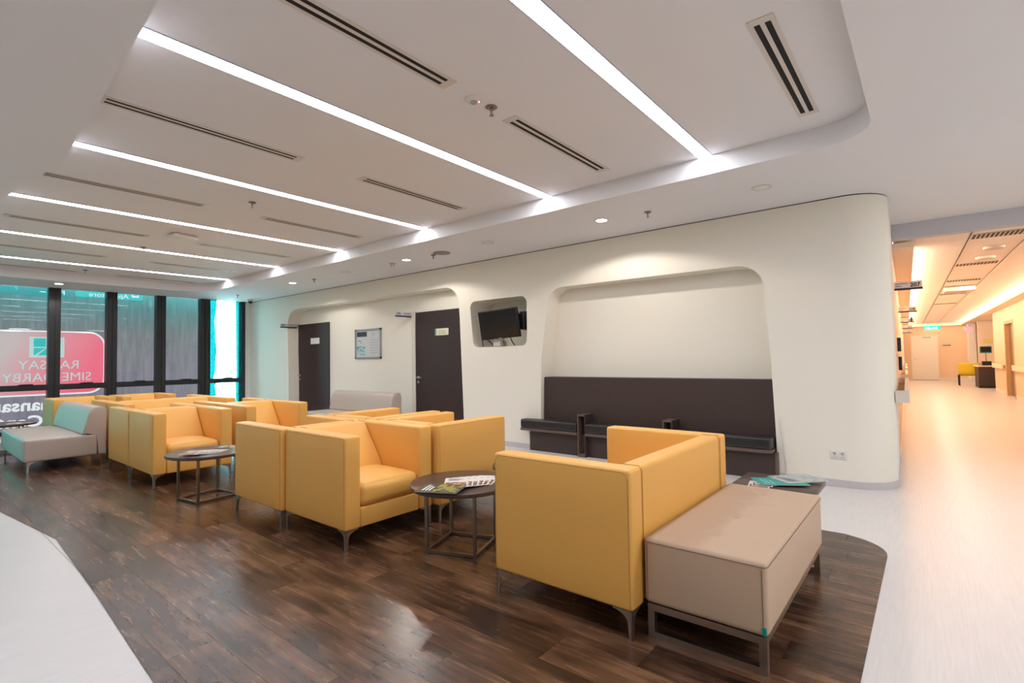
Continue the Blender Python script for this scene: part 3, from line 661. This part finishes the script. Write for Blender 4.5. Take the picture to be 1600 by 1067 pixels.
lg = make_lounge('lounge_seat', GREYLE); lg['category'] = 'lounge seat'; lg.location = (1.435, 9.10, 0); lg.rotation_euler = (0, 0, -PI/2)
tag(lg, 'taupe armless lounge seat with bolster at the left edge, facing left', None, 'taupe lounge seats')
dup(lg, (5.055, 7.72, 0), -PI/2, 'taupe armless lounge seat with bolster standing in front of the framed notice')

# side tables
def make_table(round_=True, w=.36, d=.34, R=.345, H=.43):
    r = empty('side_table'); r['category'] = 'table'
    if round_:
        bm = bmesh.new(); lathe(bm, [(.001, H-.028), (R-.006, H-.028), (R, H-.022), (R, H-.004), (R-.004, H), (.001, H)], n=64); finish(bm, 'table_top', TABLETOP, r, smooth=True)
    else: box('table_top', -R*.58, R*.58, -R*.68, R*.68, H-.03, H, TABLETOP, r, .003)
    t = .010; a, b = w/2, d/2
    for sx in (-1, 1):
        for sy_ in (-1, 1): box('leg', sx*a-t, sx*a+t, sy_*b-t, sy_*b+t, 0, H-.029, BRONZE, r)
    bm = bmesh.new()
    for s in (-1, 1): bbox(bm, -a+t, a-t, s*b-t, s*b+t, .004, .022); bbox(bm, s*a-t, s*a+t, -b+t, b-t, .004, .022)
    finish(bm, 'base_frame', BRONZE, r)
    bm = bmesh.new()
    for s in (-1, 1): bbox(bm, -a+t, a-t, s*b-t, s*b+t, H-.047, H-.029); bbox(bm, s*a-t, s*a+t, -b+t, b-t, H-.047, H-.029)
    finish(bm, 'top_frame', BRONZE, r); return r
tb = make_table(); tb.location = (2.485, 2.485, .003); tb.rotation_euler = (0, 0, math.radians(20)); tag(tb, 'round wenge side table with fanned magazines beside the foreground sofa', None, 'round side tables')
dup(tb, (1.945, 5.285, .003), math.radians(8), 'round wenge side table with leaflets in front of the middle cluster')
dup(tb, (3.235, 2.41, .003), math.radians(5), 'round wenge side table mostly hidden behind the foreground sofa arm')
dup(tb, (1.12, 10.42, .003), 0, 'round wenge side table behind the far end of the left lounge seat')
ts = make_table(False, .22, .30); ts.location = (3.672, .79, .003); tag(ts, 'low square-cornered wenge table with teal magazines at the end of the ottoman', None)

# magazines
def cover_mat(name, base, acc, sc):
    m = bpy.data.materials.new(name); m.use_nodes = True; nt = m.node_tree; b = nt.nodes['Principled BSDF']; N = nt.nodes.new; L = nt.links.new
    tc = N('ShaderNodeTexCoord'); v = N('ShaderNodeTexVoronoi'); v.inputs['Scale'].default_value = sc; L(tc.outputs['Generated'], v.inputs['Vector'])
    cr = N('ShaderNodeValToRGB'); e = cr.color_ramp.elements; e[0].color = (*base, 1); e[1].color = (*acc, 1); e[0].position = .35; e[1].position = .6; L(v.outputs['Distance'], cr.inputs[0]); L(cr.outputs[0], b.inputs['Base Color']); b.inputs['Roughness'].default_value = .25; return m
CV = [cover_mat('photo print a', (.75, .72, .68), (.15, .08, .06), 3), cover_mat('photo print b', (.05, .05, .06), (.5, .3, .2), 4), cover_mat('photo print c', (.02, .05, .03), (.30, .28, .08), 4)]
WCOV = mat('white glossy cover', (.75, .74, .72), .22); DCOV = mat('dark green cover', (.012, .05, .04), .25)
def make_mag(loc, rz, w, l, cov, pic, label, group, t=.004, split=.5, tilt=0, line=None):
    r = empty('magazine', loc, rz, label, 'magazine', group)
    if tilt: r.rotation_euler = (0, tilt, rz)
    box('pages', -w/2, w/2, -l/2, l/2, 0, t-.0008, PAPER, r); box('cover', -w/2-.001, w/2+.001, -l/2-.001, l/2+.001, t-.0008, t, cov, r)
    if pic: box('cover_photo', -w/2+.008, w/2-.008, -l/2+.008, -l/2+l*split, t, t+.0004, pic, r)
    bm = bmesh.new()
    for k in range(3): bbox(bm, -w*.36, w*(.1+.1*k), l*(.18+.08*k), l*(.215+.08*k), t, t+.0004)
    finish(bm, 'title_line', line or NAVY, r); return r
TZ = .4332
z = TZ
words_ = ['lowest', 'second from the bottom', 'third from the bottom', 'third from the top', 'second from the top', 'topmost']
for k in range(6):
    f = k/5; x = 2.60-.22*f; y = 2.375+.055*f
    make_mag((x, y, z), math.radians(-62+3*k), .15, .25, WCOV, CV[k % 2], 'white magazine, %s in the fan on the near round table' % words_[k], 'fanned magazines on the near table', .003, .5); z += .0036
make_mag((2.205, 2.385, z), math.radians(25), .205, .265, DCOV, CV[2], 'dark green magazine overhanging the left rim of the near round table', None, .004, .62, line=PAPER)
z = TZ
for k in range(5):
    f = k/4; make_mag((1.96-.17*f, 5.19+.03*f, z), math.radians(-62+4*k), .13, .22, WCOV, CV[(k+1) % 2], 'white leaflet, %s in the fan on the second round table' % ['lowest', 'second', 'middle', 'fourth', 'topmost'][k], 'fanned leaflets on the second table', .003); z += .0036
make_mag((2.16, 5.37, TZ), math.radians(20), .16, .20, TEALM, CV[1], 'teal-edged brochure at the back of the second round table', None, .004, .6, line=PAPER)
z = TZ
for k in range(3): make_mag((3.52+.035*k, .87-.012*k, z), math.radians(-80), .12, .17, WCOV, CV[1], '%s white leaflet at the ottoman side of the square table' % ['lowest', 'middle', 'topmost'][k], 'white leaflets on the square table', .003); z += .0036
m1 = make_mag((3.63, .775, z), math.radians(32), .19, .29, TEALM, None, 'solid teal magazine lying across the square table', None, .004, line=mat('pale teal ink', (.25, .55, .52), .3)); z += .0042
m2 = make_mag((3.755, .700, z), math.radians(48), .20, .28, mat('grey blue cover', (.38, .42, .38), .25), cover_mat('faded photo print', (.40, .40, .33), (.25, .35, .35), 5), 'grey-green magazine topmost on the square table, by the wall socket', None, .004, .8)
m3 = make_mag((1.28, 10.25, TZ), math.radians(70), .2, .28, WCOV, CV[1], 'open magazine on the round table behind the left lounge seat', None, .004)

# ------------------------------------------------------------------ bench in the niche
bn = empty('built_in_bench', (0, 0, 0), 0, 'dark brown built-in bench with three black cushions set in the wall niche', 'bench')
XP = 5.79
bm = bmesh.new(); prism(bm, [(1.238, .0), (1.258, .98+.02), (1.262, 1.0), (4.150, 1.0), (4.182, .0)], XP, XB-.002, YZX); finish(bm, 'back_panel', LAM, bn)
box('base_panel', 5.665, XP-.001, 1.245, 4.33, .0, .272, LAM, bn); box('base_edge', 5.655, 5.729, 1.222, 1.243, .0, .272, LAMEDGE, bn) 
ys = [(1.255, 2.268), (2.392, 3.398), (3.522, 4.43)]
for i, (a, b) in enumerate(ys):
    xb_ = XP-.002 if b < 4.2 else XW-.002
    bm = bmesh.new(); r = .07
    pl = [(xb_, a), (xb_, b), (5.585, b), (5.585, a)]
    if i == 0: pl = [(xb_, a), (xb_, b), (5.585, b)]+arc(5.585+r, a+r, r, 180, 270, 6)
    if i == 2: pl = [(XP-.002, a), (XP-.002, 4.17), (xb_, 4.172), (xb_, b), (5.585, b), (5.585, a)]
    prism(bm, pl, .274, .308); finish(bm, 'seat_board', LAMEDGE, bn)
    soft('seat_cushion', (5.575, xb_, a+.003, b-.002, .309, .428), .025, BLACKLE, bn, bulge=(0, 0, .006))
    if i == 2: soft('seat_cushion_end', (5.74, XP-.003, a+.003, 4.165, .309, .426), .01, BLACKLE, bn)
for (a, b) in ((2.272, 2.388), (3.402, 3.518)):
    dv = box('divider_shelf', 5.60, XP-.002, a, a+.014, 0, .535, LAM, bn)
    bm = bmesh.new(); bbox(bm, 5.60, XP-.002, b-.014, b, 0, .535); bbox(bm, 5.60, XP-.002, a+.014, b-.014, .515, .535); bbox(bm, 5.60, XP-.002, a+.014, b-.014, 0, .04); finish(bm, 'divider_case', LAMEDGE, dv)
    box('divider_back', 5.72, 5.74, a+.014, b-.014, .04, .515, BLACKP, dv)
# wall screen in its recess
tv = empty('wall_screen', (0, 0, 0), 0, 'small black television tilted forward in the rounded wall recess', 'television')
mt = Matrix.Translation((5.70, 4.905, 1.77)) @ Matrix.Rotation(math.radians(-2.5), 4, 'X') @ Matrix.Rotation(math.radians(3), 4, 'Z') @ Matrix.Rotation(math.radians(-9), 4, 'Y')
box('bezel', 0, .035, -.36, .36, -.215, .215, BLACKP, tv, .006, 2, mt)
box('screen', -.002, .0005, -.345, .345, -.195, .20, SCREEN, tv, mx=mt); box('rear_housing', .035, .08, -.24, .24, -.15, .15, BLACKP, tv, .01, 2, mt)
box('wall_bracket', 5.80, 6.215, 4.50, 4.66, 1.68, 1.94, BLACKP, tv, .006, 2)
box('maker_badge', -.0035, -.002, -.02, .02, -.211, -.203, WHITEP, tv, mx=mt)
cb = empty('cable_bundle', (0, 0, 0), 0, 'loose black cables on the floor of the screen recess', 'cables')
bm = bmesh.new()
tube(bm, [(5.80, 5.30, 1.45), (5.78, 5.30, 1.54), (5.77, 5.22, 1.57), (5.80, 5.14, 1.50), (5.84, 5.10, 1.46)], .007); tube(bm, [(5.82, 5.22, 1.60), (5.80, 5.16, 1.52), (5.84, 5.12, 1.455)], .006)
tube(bm, [(5.82, 4.90, 1.60), (5.80, 4.90, 1.52), (5.84, 4.91, 1.455)], .005); tube(bm, [(5.80, 4.76, 1.57), (5.78, 4.72, 1.52), (5.82, 4.70, 1.455)], .008); finish(bm, 'cable', BLACKP, cb, smooth=True)
box('adaptor_box', 5.80, 5.92, 4.96, 5.10, 1.452, 1.53, WHITEP, cb, .004)
# wall socket and white cable beside the bench
ws = empty('wall_socket', (0, 0, 0), 0, 'double white wall socket low on the feature wall near the corridor', 'socket')
box('plate', XW-.009, XW-.0003, .645, .775, .262, .342, WHITEP, ws, .003)
for yy in (.678, .742): box('rocker', XW-.013, XW-.009, yy-.012, yy+.012, .305, .325, GREYP, ws)
bm = bmesh.new()
for yy in (.678, .742):
    for dy, dz in ((0, .012), (-.008, -.006), (.008, -.006)): bbox(bm, XW-.0096, XW-.009, yy+dy-.002, yy+dy+.002, .285+dz-.004, .285+dz+.004)
finish(bm, 'pin_hole', BLACKP, ws)
wc = (lambda b: (tube(b, [(5.722, 1.20, .60), (5.722, 1.185, .42), (5.722, 1.165, .20), (5.72, 1.16, .075), (5.712, 1.17, .015)], .004), b)[1])(bmesh.new())
tag(finish(wc, 'white_cable', WHITEP, smooth=True), 'thin white cable hanging down the wall at the right end of the bench', 'cable')

# ================================================================== CORRIDOR
def cbox(nm, u0, u1, v0, v1, z0, z1, m, parent=None): return box(nm, u0, u1, v0, v1, z0, z1, m, parent, mx=MC)
cw_ = struct(cbox('wall_corridor_left', 7.462, 30.6, .096, .36, 0, 2.75, PEACH))
UR = 22.5; VR = -2.25
wr = struct(cbox('wall_corridor_right', 7.6, 18.70, VR-.15, VR, 0, 2.75, PEACH)); cbox('wall_part', 20.25, UR, VR-.15, VR, 0, 2.75, PEACH, wr); cbox('wall_part', 18.70, 20.25, VR-.15, VR, 2.11, 2.75, PEACH, wr)
struct(cbox('wall_corridor_end', 30.5, 30.65, -4.2, .095, 0, 2.75, PEACH))
struct(cbox('wall_alcove', UR, UR+.12, -4.2, VR, 0, 2.75, PEACH)); struct(cbox('wall_alcove', UR, 30.6, -4.32, -4.2, 0, 2.75, PEACH))
struct(cbox('wall_alcove_back', 27.6, 27.72, -4.2, -2.28, 0, 2.75, PEACHLT))
struct(cbox('trim_2', 29.6, 30.5, -2.40, -2.16, 0, 2.6, mat('white column paint', (.92, .88, .85), .5)))
cc = struct(cbox('ceiling_corridor', 7.6, 30.6, -4.2, .095, 2.76, 2.82, PEACHLT))
ZT = 2.625
TILE = mat('pale ceiling tile', (.93, .83, .74), .7); BULK = mat('peach bulkhead', (.93, .72, .54), .6)
cbox('bulkhead', 7.61, 30.5, -.115, .094, 2.50, 2.56, BULK, cc); cbox('bulkhead', 7.61, 30.5, VR+.001, -2.0, 2.50, 2.56, BULK, cc)
cbox('bulkhead', 30.2, 30.49, -2.0, -.115, 2.47, 2.56, BULK, cc); cbox('alcove_ceiling', UR, 30.49, -4.2, VR, 2.50, 2.56, TILE, cc)
nt_ = 38; du = (30.5-7.62)/nt_
for k in range(nt_):
    for (a, b) in ((.09, -.64), (-.65, -1.19), (-1.20, VR)):
        cbox('ceiling_tile', 7.62+k*du+.004, 7.62+(k+1)*du-.004, b+.004, a-.004, ZT+(.0 if a != -.65 else .004), ZT+.02, TILE, cc)
def grille(u, v0, v1, label, n=12, d=.26):
    r = empty('ceiling_grille', (0, 0, 0), 0, label, 'air vent', 'corridor ceiling grilles')
    cbox('grille_back', u, u+d, v0, v1, ZT-.004, ZT-.001, VENTW, r)
    bm = bmesh.new()
    for k in range(n):
        v = v0+(v1-v0)*(k+.15)/n; bbox(bm, u+.02, u+d-.02, v, v+(v1-v0)/n*.55, ZT-.008, ZT-.004, MC)
    finish(bm, 'louvre_slot', mat('brown louvre', (.05, .035, .02), .7), r); return r
grille(8.02, -1.19, -.66, 'slatted ceiling grille nearest the corridor mouth', 13, .30)
grille(10.52, -1.15, -.66, 'second slatted ceiling grille along the corridor', 12)
grille(12.8, -1.15, -.66, 'third slatted ceiling grille along the corridor', 12)
grille(15.6, -1.15, -.66, 'fourth slatted ceiling grille along the corridor', 12)
grille(18.6, -1.15, -.66, 'fifth slatted ceiling grille along the corridor', 12)
for (u, lab) in ((9.1, 'flat round ceiling disc nearest the corridor mouth'), (10.0, 'second flat round ceiling disc in the corridor')):
    bm = bmesh.new(); lathe(bm, [(.001, 0), (.11, 0), (.105, -.03), (.001, -.034)], n=28); o = finish(bm, 'ceiling_disc', mat('peach disc', (.74, .60, .50), .6), smooth=True); o.location = UV(u, -.95, ZT-.0005); tag(o, lab, 'detector')
pl = cbox('ceiling_box', 13.9, 14.35, -1.16, -.67, 2.52, 2.60, mat('peach box', (.72, .58, .48), .6)); tag(pl, 'pale rectangular box unit hanging under the corridor ceiling', 'box')
# projecting signs along the left wall
for k, (u, num) in enumerate(((8.15, '207'), (12.6, '208'), (16.83, '209'), (20.9, '210'), (25.4, '211'))):
    r = empty('corridor_sign', (0, 0, 0), 0, 'projecting corridor sign reading %s, %s from the corner' % (num, ORD[k]), 'sign', 'projecting signs on the corridor wall')
    cbox('sign_panel', u, u+.012, -.185, .094, 2.075, 2.16, SIGNP, r); cbox('base_bar', u-.003, u+.015, -.19, .094, 2.05, 2.075, NAVY, r)
    a = MC @ axes((0, -1, 0), (0, 0, 1), (-1, 0, 0), (u-.0006, -.065, 2.088))
    text('room_number', num, .068, NAVY, r, a, depth=.0006, bold=.002)
    bm = bmesh.new(); bbox(bm, u-.002, u-.0005, -.045, .08, 2.128, 2.134, MC); bbox(bm, u-.002, u-.0005, .02, .08, 2.10, 2.106, MC); finish(bm, 'text_line', NAVY, r)
hs = empty('hanging_sign', (0, 0, 0), 0, 'small dark sign hanging below the second corridor room sign', 'sign'); cbox('blade', 14.4, 14.41, -.13, -.10, 1.94, 2.05, NAVY, hs); cbox('stem', 14.4, 14.41, -.12, .094, 2.05, 2.056, NAVY, hs)
# handrail pieces, boards on the left wall
HR = mat('beige handrail', (.74, .65, .57), .45)
for k, (u0, u1) in enumerate(((6.03, 9.3), (10.9, 13.5), (15.2, 17.8), (19.4, 22.0))):
    r = empty('handrail', (0, 0, 0), 0, 'beige wall handrail on the left corridor wall, %s length from the corner' % ORD[k], 'handrail', 'left corridor handrails')
    cbox('rail', u0, u1, -.012, .026, .79, .90, HR, r); 
    cbox('end_cap', u0-.004, u0+.03, -.013, .0945, .79, .90, HR, r); cbox('end_cap', u1-.03, u1, -.013, .0945, .79, .90, HR, r)
    for q in range(3): cbox('bracket', u0+(u1-u0)*(q+.9)/3.6, u0+(u1-u0)*(q+.9)/3.6+.04, .026, .094, .80, .86, WOODEDGE, r)
for k, (u, z0, z1) in enumerate(((8.9, 1.28, 1.47), (9.6, 1.0, 1.2))):
    r = cbox('wall_board', u, u+.5, .055, .0945, z0, z1, NAVY); tag(r, '%s dark framed board on the left corridor wall' % ['upper', 'lower'][k], 'board')
# end door
d3 = empty('door_3', kind='structure'); cbox('door_leaf', 30.46, 30.498, -1.13, -.22, .01, 2.02, WHITEDOOR, d3)
bm = bmesh.new(); bbox(bm, 30.455, 30.499, -1.18, -1.13, 0, 2.07, MC); bbox(bm, 30.455, 30.499, -.22, -.17, 0, 2.07, MC); bbox(bm, 30.455, 30.499, -1.13, -.22, 2.02, 2.07, MC); finish(bm, 'door_frame', PEACHLT, d3)
cbox('door_closer', 30.40, 30.46, -.92, -.62, 1.95, 2.0, ALU, d3); cbox('door_handle', 30.42, 30.46, -.37, -.29, .98, 1.0, ALU, d3); cbox('threshold', 30.44, 30.46, -1.13, -.22, 0, .012, BLACKP, d3)
struct(cbox('baseboard_corridor', 30.485, 30.4995, -2.16, -1.19, 0, .12, WHITEDOOR)); struct(cbox('baseboard_corridor', 30.485, 30.4995, -.16, .094, 0, .12, WHITEDOOR)); struct(cbox('baseboard_right', 7.62, 18.6, VR+.0005, VR+.015, 0, .1, PEACHLT)); struct(cbox('baseboard_right', 20.4, UR, VR+.0005, VR+.015, 0, .1, PEACHLT)); struct(cbox('baseboard_left', 7.62, 30.4, .08, .0945, 0, .1, PEACHLT))
# right door and handrails
d4 = empty('door_4', kind='structure'); cbox('door_leaf', 18.72, 20.23, VR-.13, VR-.09, .01, 2.1, mat('brown corridor door', (.22, .13, .08), .5), d4)
cbox('door_frame', 20.15, 20.25, VR-.15, VR+.01, 0, 2.11, WOODEDGE, d4); cbox('door_frame', 18.70, 18.80, VR-.15, VR+.01, 0, 2.11, WOODEDGE, d4); cbox('door_frame', 18.80, 20.15, VR-.15, VR+.01, 2.03, 2.11, WOODEDGE, d4); cbox('door_handle', 18.95, 19.1, VR-.09, VR-.04, .98, 1.01, ALU, d4)
for k, (u0, u1, w_) in enumerate(((13.0, 18.6, 'nearer'), (20.4, 22.45, 'farther'))):
    r = empty('handrail', (0, 0, 0), 0, '%s pale handrail on the right corridor wall' % w_, 'handrail'); cbox('rail', u0, u1, VR+.04, VR+.08, .76, .90, BULK, r); cbox('mounting_strip', u0+.1, u1-.1, VR+.0005, VR+.04, .78, .86, WOODEDGE, r)
# exit sign, red sign, plate
es = empty('exit_sign', (0, 0, 0), 0, 'turquoise lit exit sign reading KELUAR under the corridor ceiling', 'sign')
cbox('sign_box', 28.9, 28.93, -1.20, -.66, 2.25, 2.44, emis('exit green', (.02, .72, .60), 1.0), es); text('lettering', 'KELUAR', .14, emis('exit white', (1, 1, 1), 1.0), es, MC @ axes((0, -1, 0), (0, 0, 1), (-1, 0, 0), (28.895, -.70, 2.29)), depth=.002, bold=.003, sx=.85)
for vv in (-1.1, -.78): cbox('hanger', 28.91, 28.92, vv, vv+.01, 2.44, 2.615, ALU, es)
rs = empty('red_sign', (0, 0, 0), 0, 'pink and red sign hanging by the white column', 'sign'); cbox('sign_face', 28.6, 28.62, -2.22, -1.93, 2.10, 2.32, emis('lit red sign', (.90, .28, .30), .9), rs)
bm = bmesh.new()
for k in range(3): bbox(bm, 28.59, 28.60, -2.17, -1.98, 2.14+k*.05, 2.16+k*.05, MC)
finish(bm, 'text_line', PAPER, rs); cbox('hanger', 28.6, 28.61, -2.08, -2.07, 2.32, 2.499, ALU, rs)
pt = cbox('wall_plate', 30.47, 30.4995, -1.62, -1.30, 1.57, 1.66, SIGNF); tag(pt, 'small pale name plate on the end wall beside the white door', 'plate'); cbox('text_line', 30.465, 30.47, -1.60, -1.32, 1.575, 1.60, NAVY, pt)
# desk, monitor, chair in the alcove
dk = empty('reception_desk', (0, 0, 0), 0, 'dark brown desk with pale top at the end of the corridor', 'desk')
cbox('desk_body', 24.3, 25.5, -2.52, -1.99, 0, .74, LAM, dk); cbox('desk_top', 24.25, 25.55, -2.56, -1.95, .742, .78, PEACHLT, dk); cbox('plinth', 24.28, 24.3, -2.60, -2.0, 0, .08, BLACKP, dk)
mo = empty('monitor', (0, 0, 0), 0, 'blue-edged monitor on the corridor desk', 'monitor'); cbox('bezel', 24.9, 24.93, -2.42, -2.10, 1.22, 1.46, mat('blue bezel', (.0, .22, .33), .4), mo); cbox('screen', 24.89, 24.90, -2.39, -2.13, 1.26, 1.44, SCREEN, mo); cbox('stand', 24.92, 24.95, -2.28, -2.24, .80, 1.22, ALU, mo); cbox('foot', 24.85, 25.05, -2.34, -2.18, .781, .80, ALU, mo)
ph = empty('desk_phone', (0, 0, 0), 0, 'black desk phone and machine on the corridor desk', 'phone'); cbox('body', 24.5, 24.8, -2.36, -2.12, .781, .93, BLACKP, ph); cbox('handset', 24.5, 24.75, -2.11, -2.03, .781, .88, GREYP, ph); 
rb = cbox('red_box', 24.5, 24.7, -2.46, -2.38, .781, .87, REDP); tag(rb, 'small red box at the right end of the corridor desk', 'box')
yc = empty('yellow_chair', tuple(UV(26.0, -1.83, 0)), TH, 'bright yellow visitor chair with black legs beside the corridor desk', 'chair')
soft('backrest', (.16, .20, -.29, .29, .42, .86), .018, YELP, yc) if False else soft('backrest', (-.29, -.25, -.29, .29, .45, .86), .018, YELP, yc)
soft('seat', (-.27, .25, -.28, .28, .41, .46), .018, YELP, yc)
for sx in (-.25, .22):
    for sy_ in (-.26, .26): box('leg', sx-.018, sx+.018, sy_-.018, sy_+.018, 0, .41, BLACKP, yc)
box('seat_frame', -.26, .24, -.27, .27, .385, .409, BLACKP, yc)
yp = cbox('yellow_notice', 27.585, 27.5995, -2.80, -2.44, 1.62, 1.78, mat('pale yellow card', (.90, .80, .25), .5)); tag(yp, 'pale yellow notice on the alcove wall above the monitor', 'notice')
wp = cbox('white_notice', 27.585, 27.5995, -2.82, -2.55, 1.48, 1.58, PAPER); tag(wp, 'white notice strip under the yellow card on the alcove wall', 'notice')
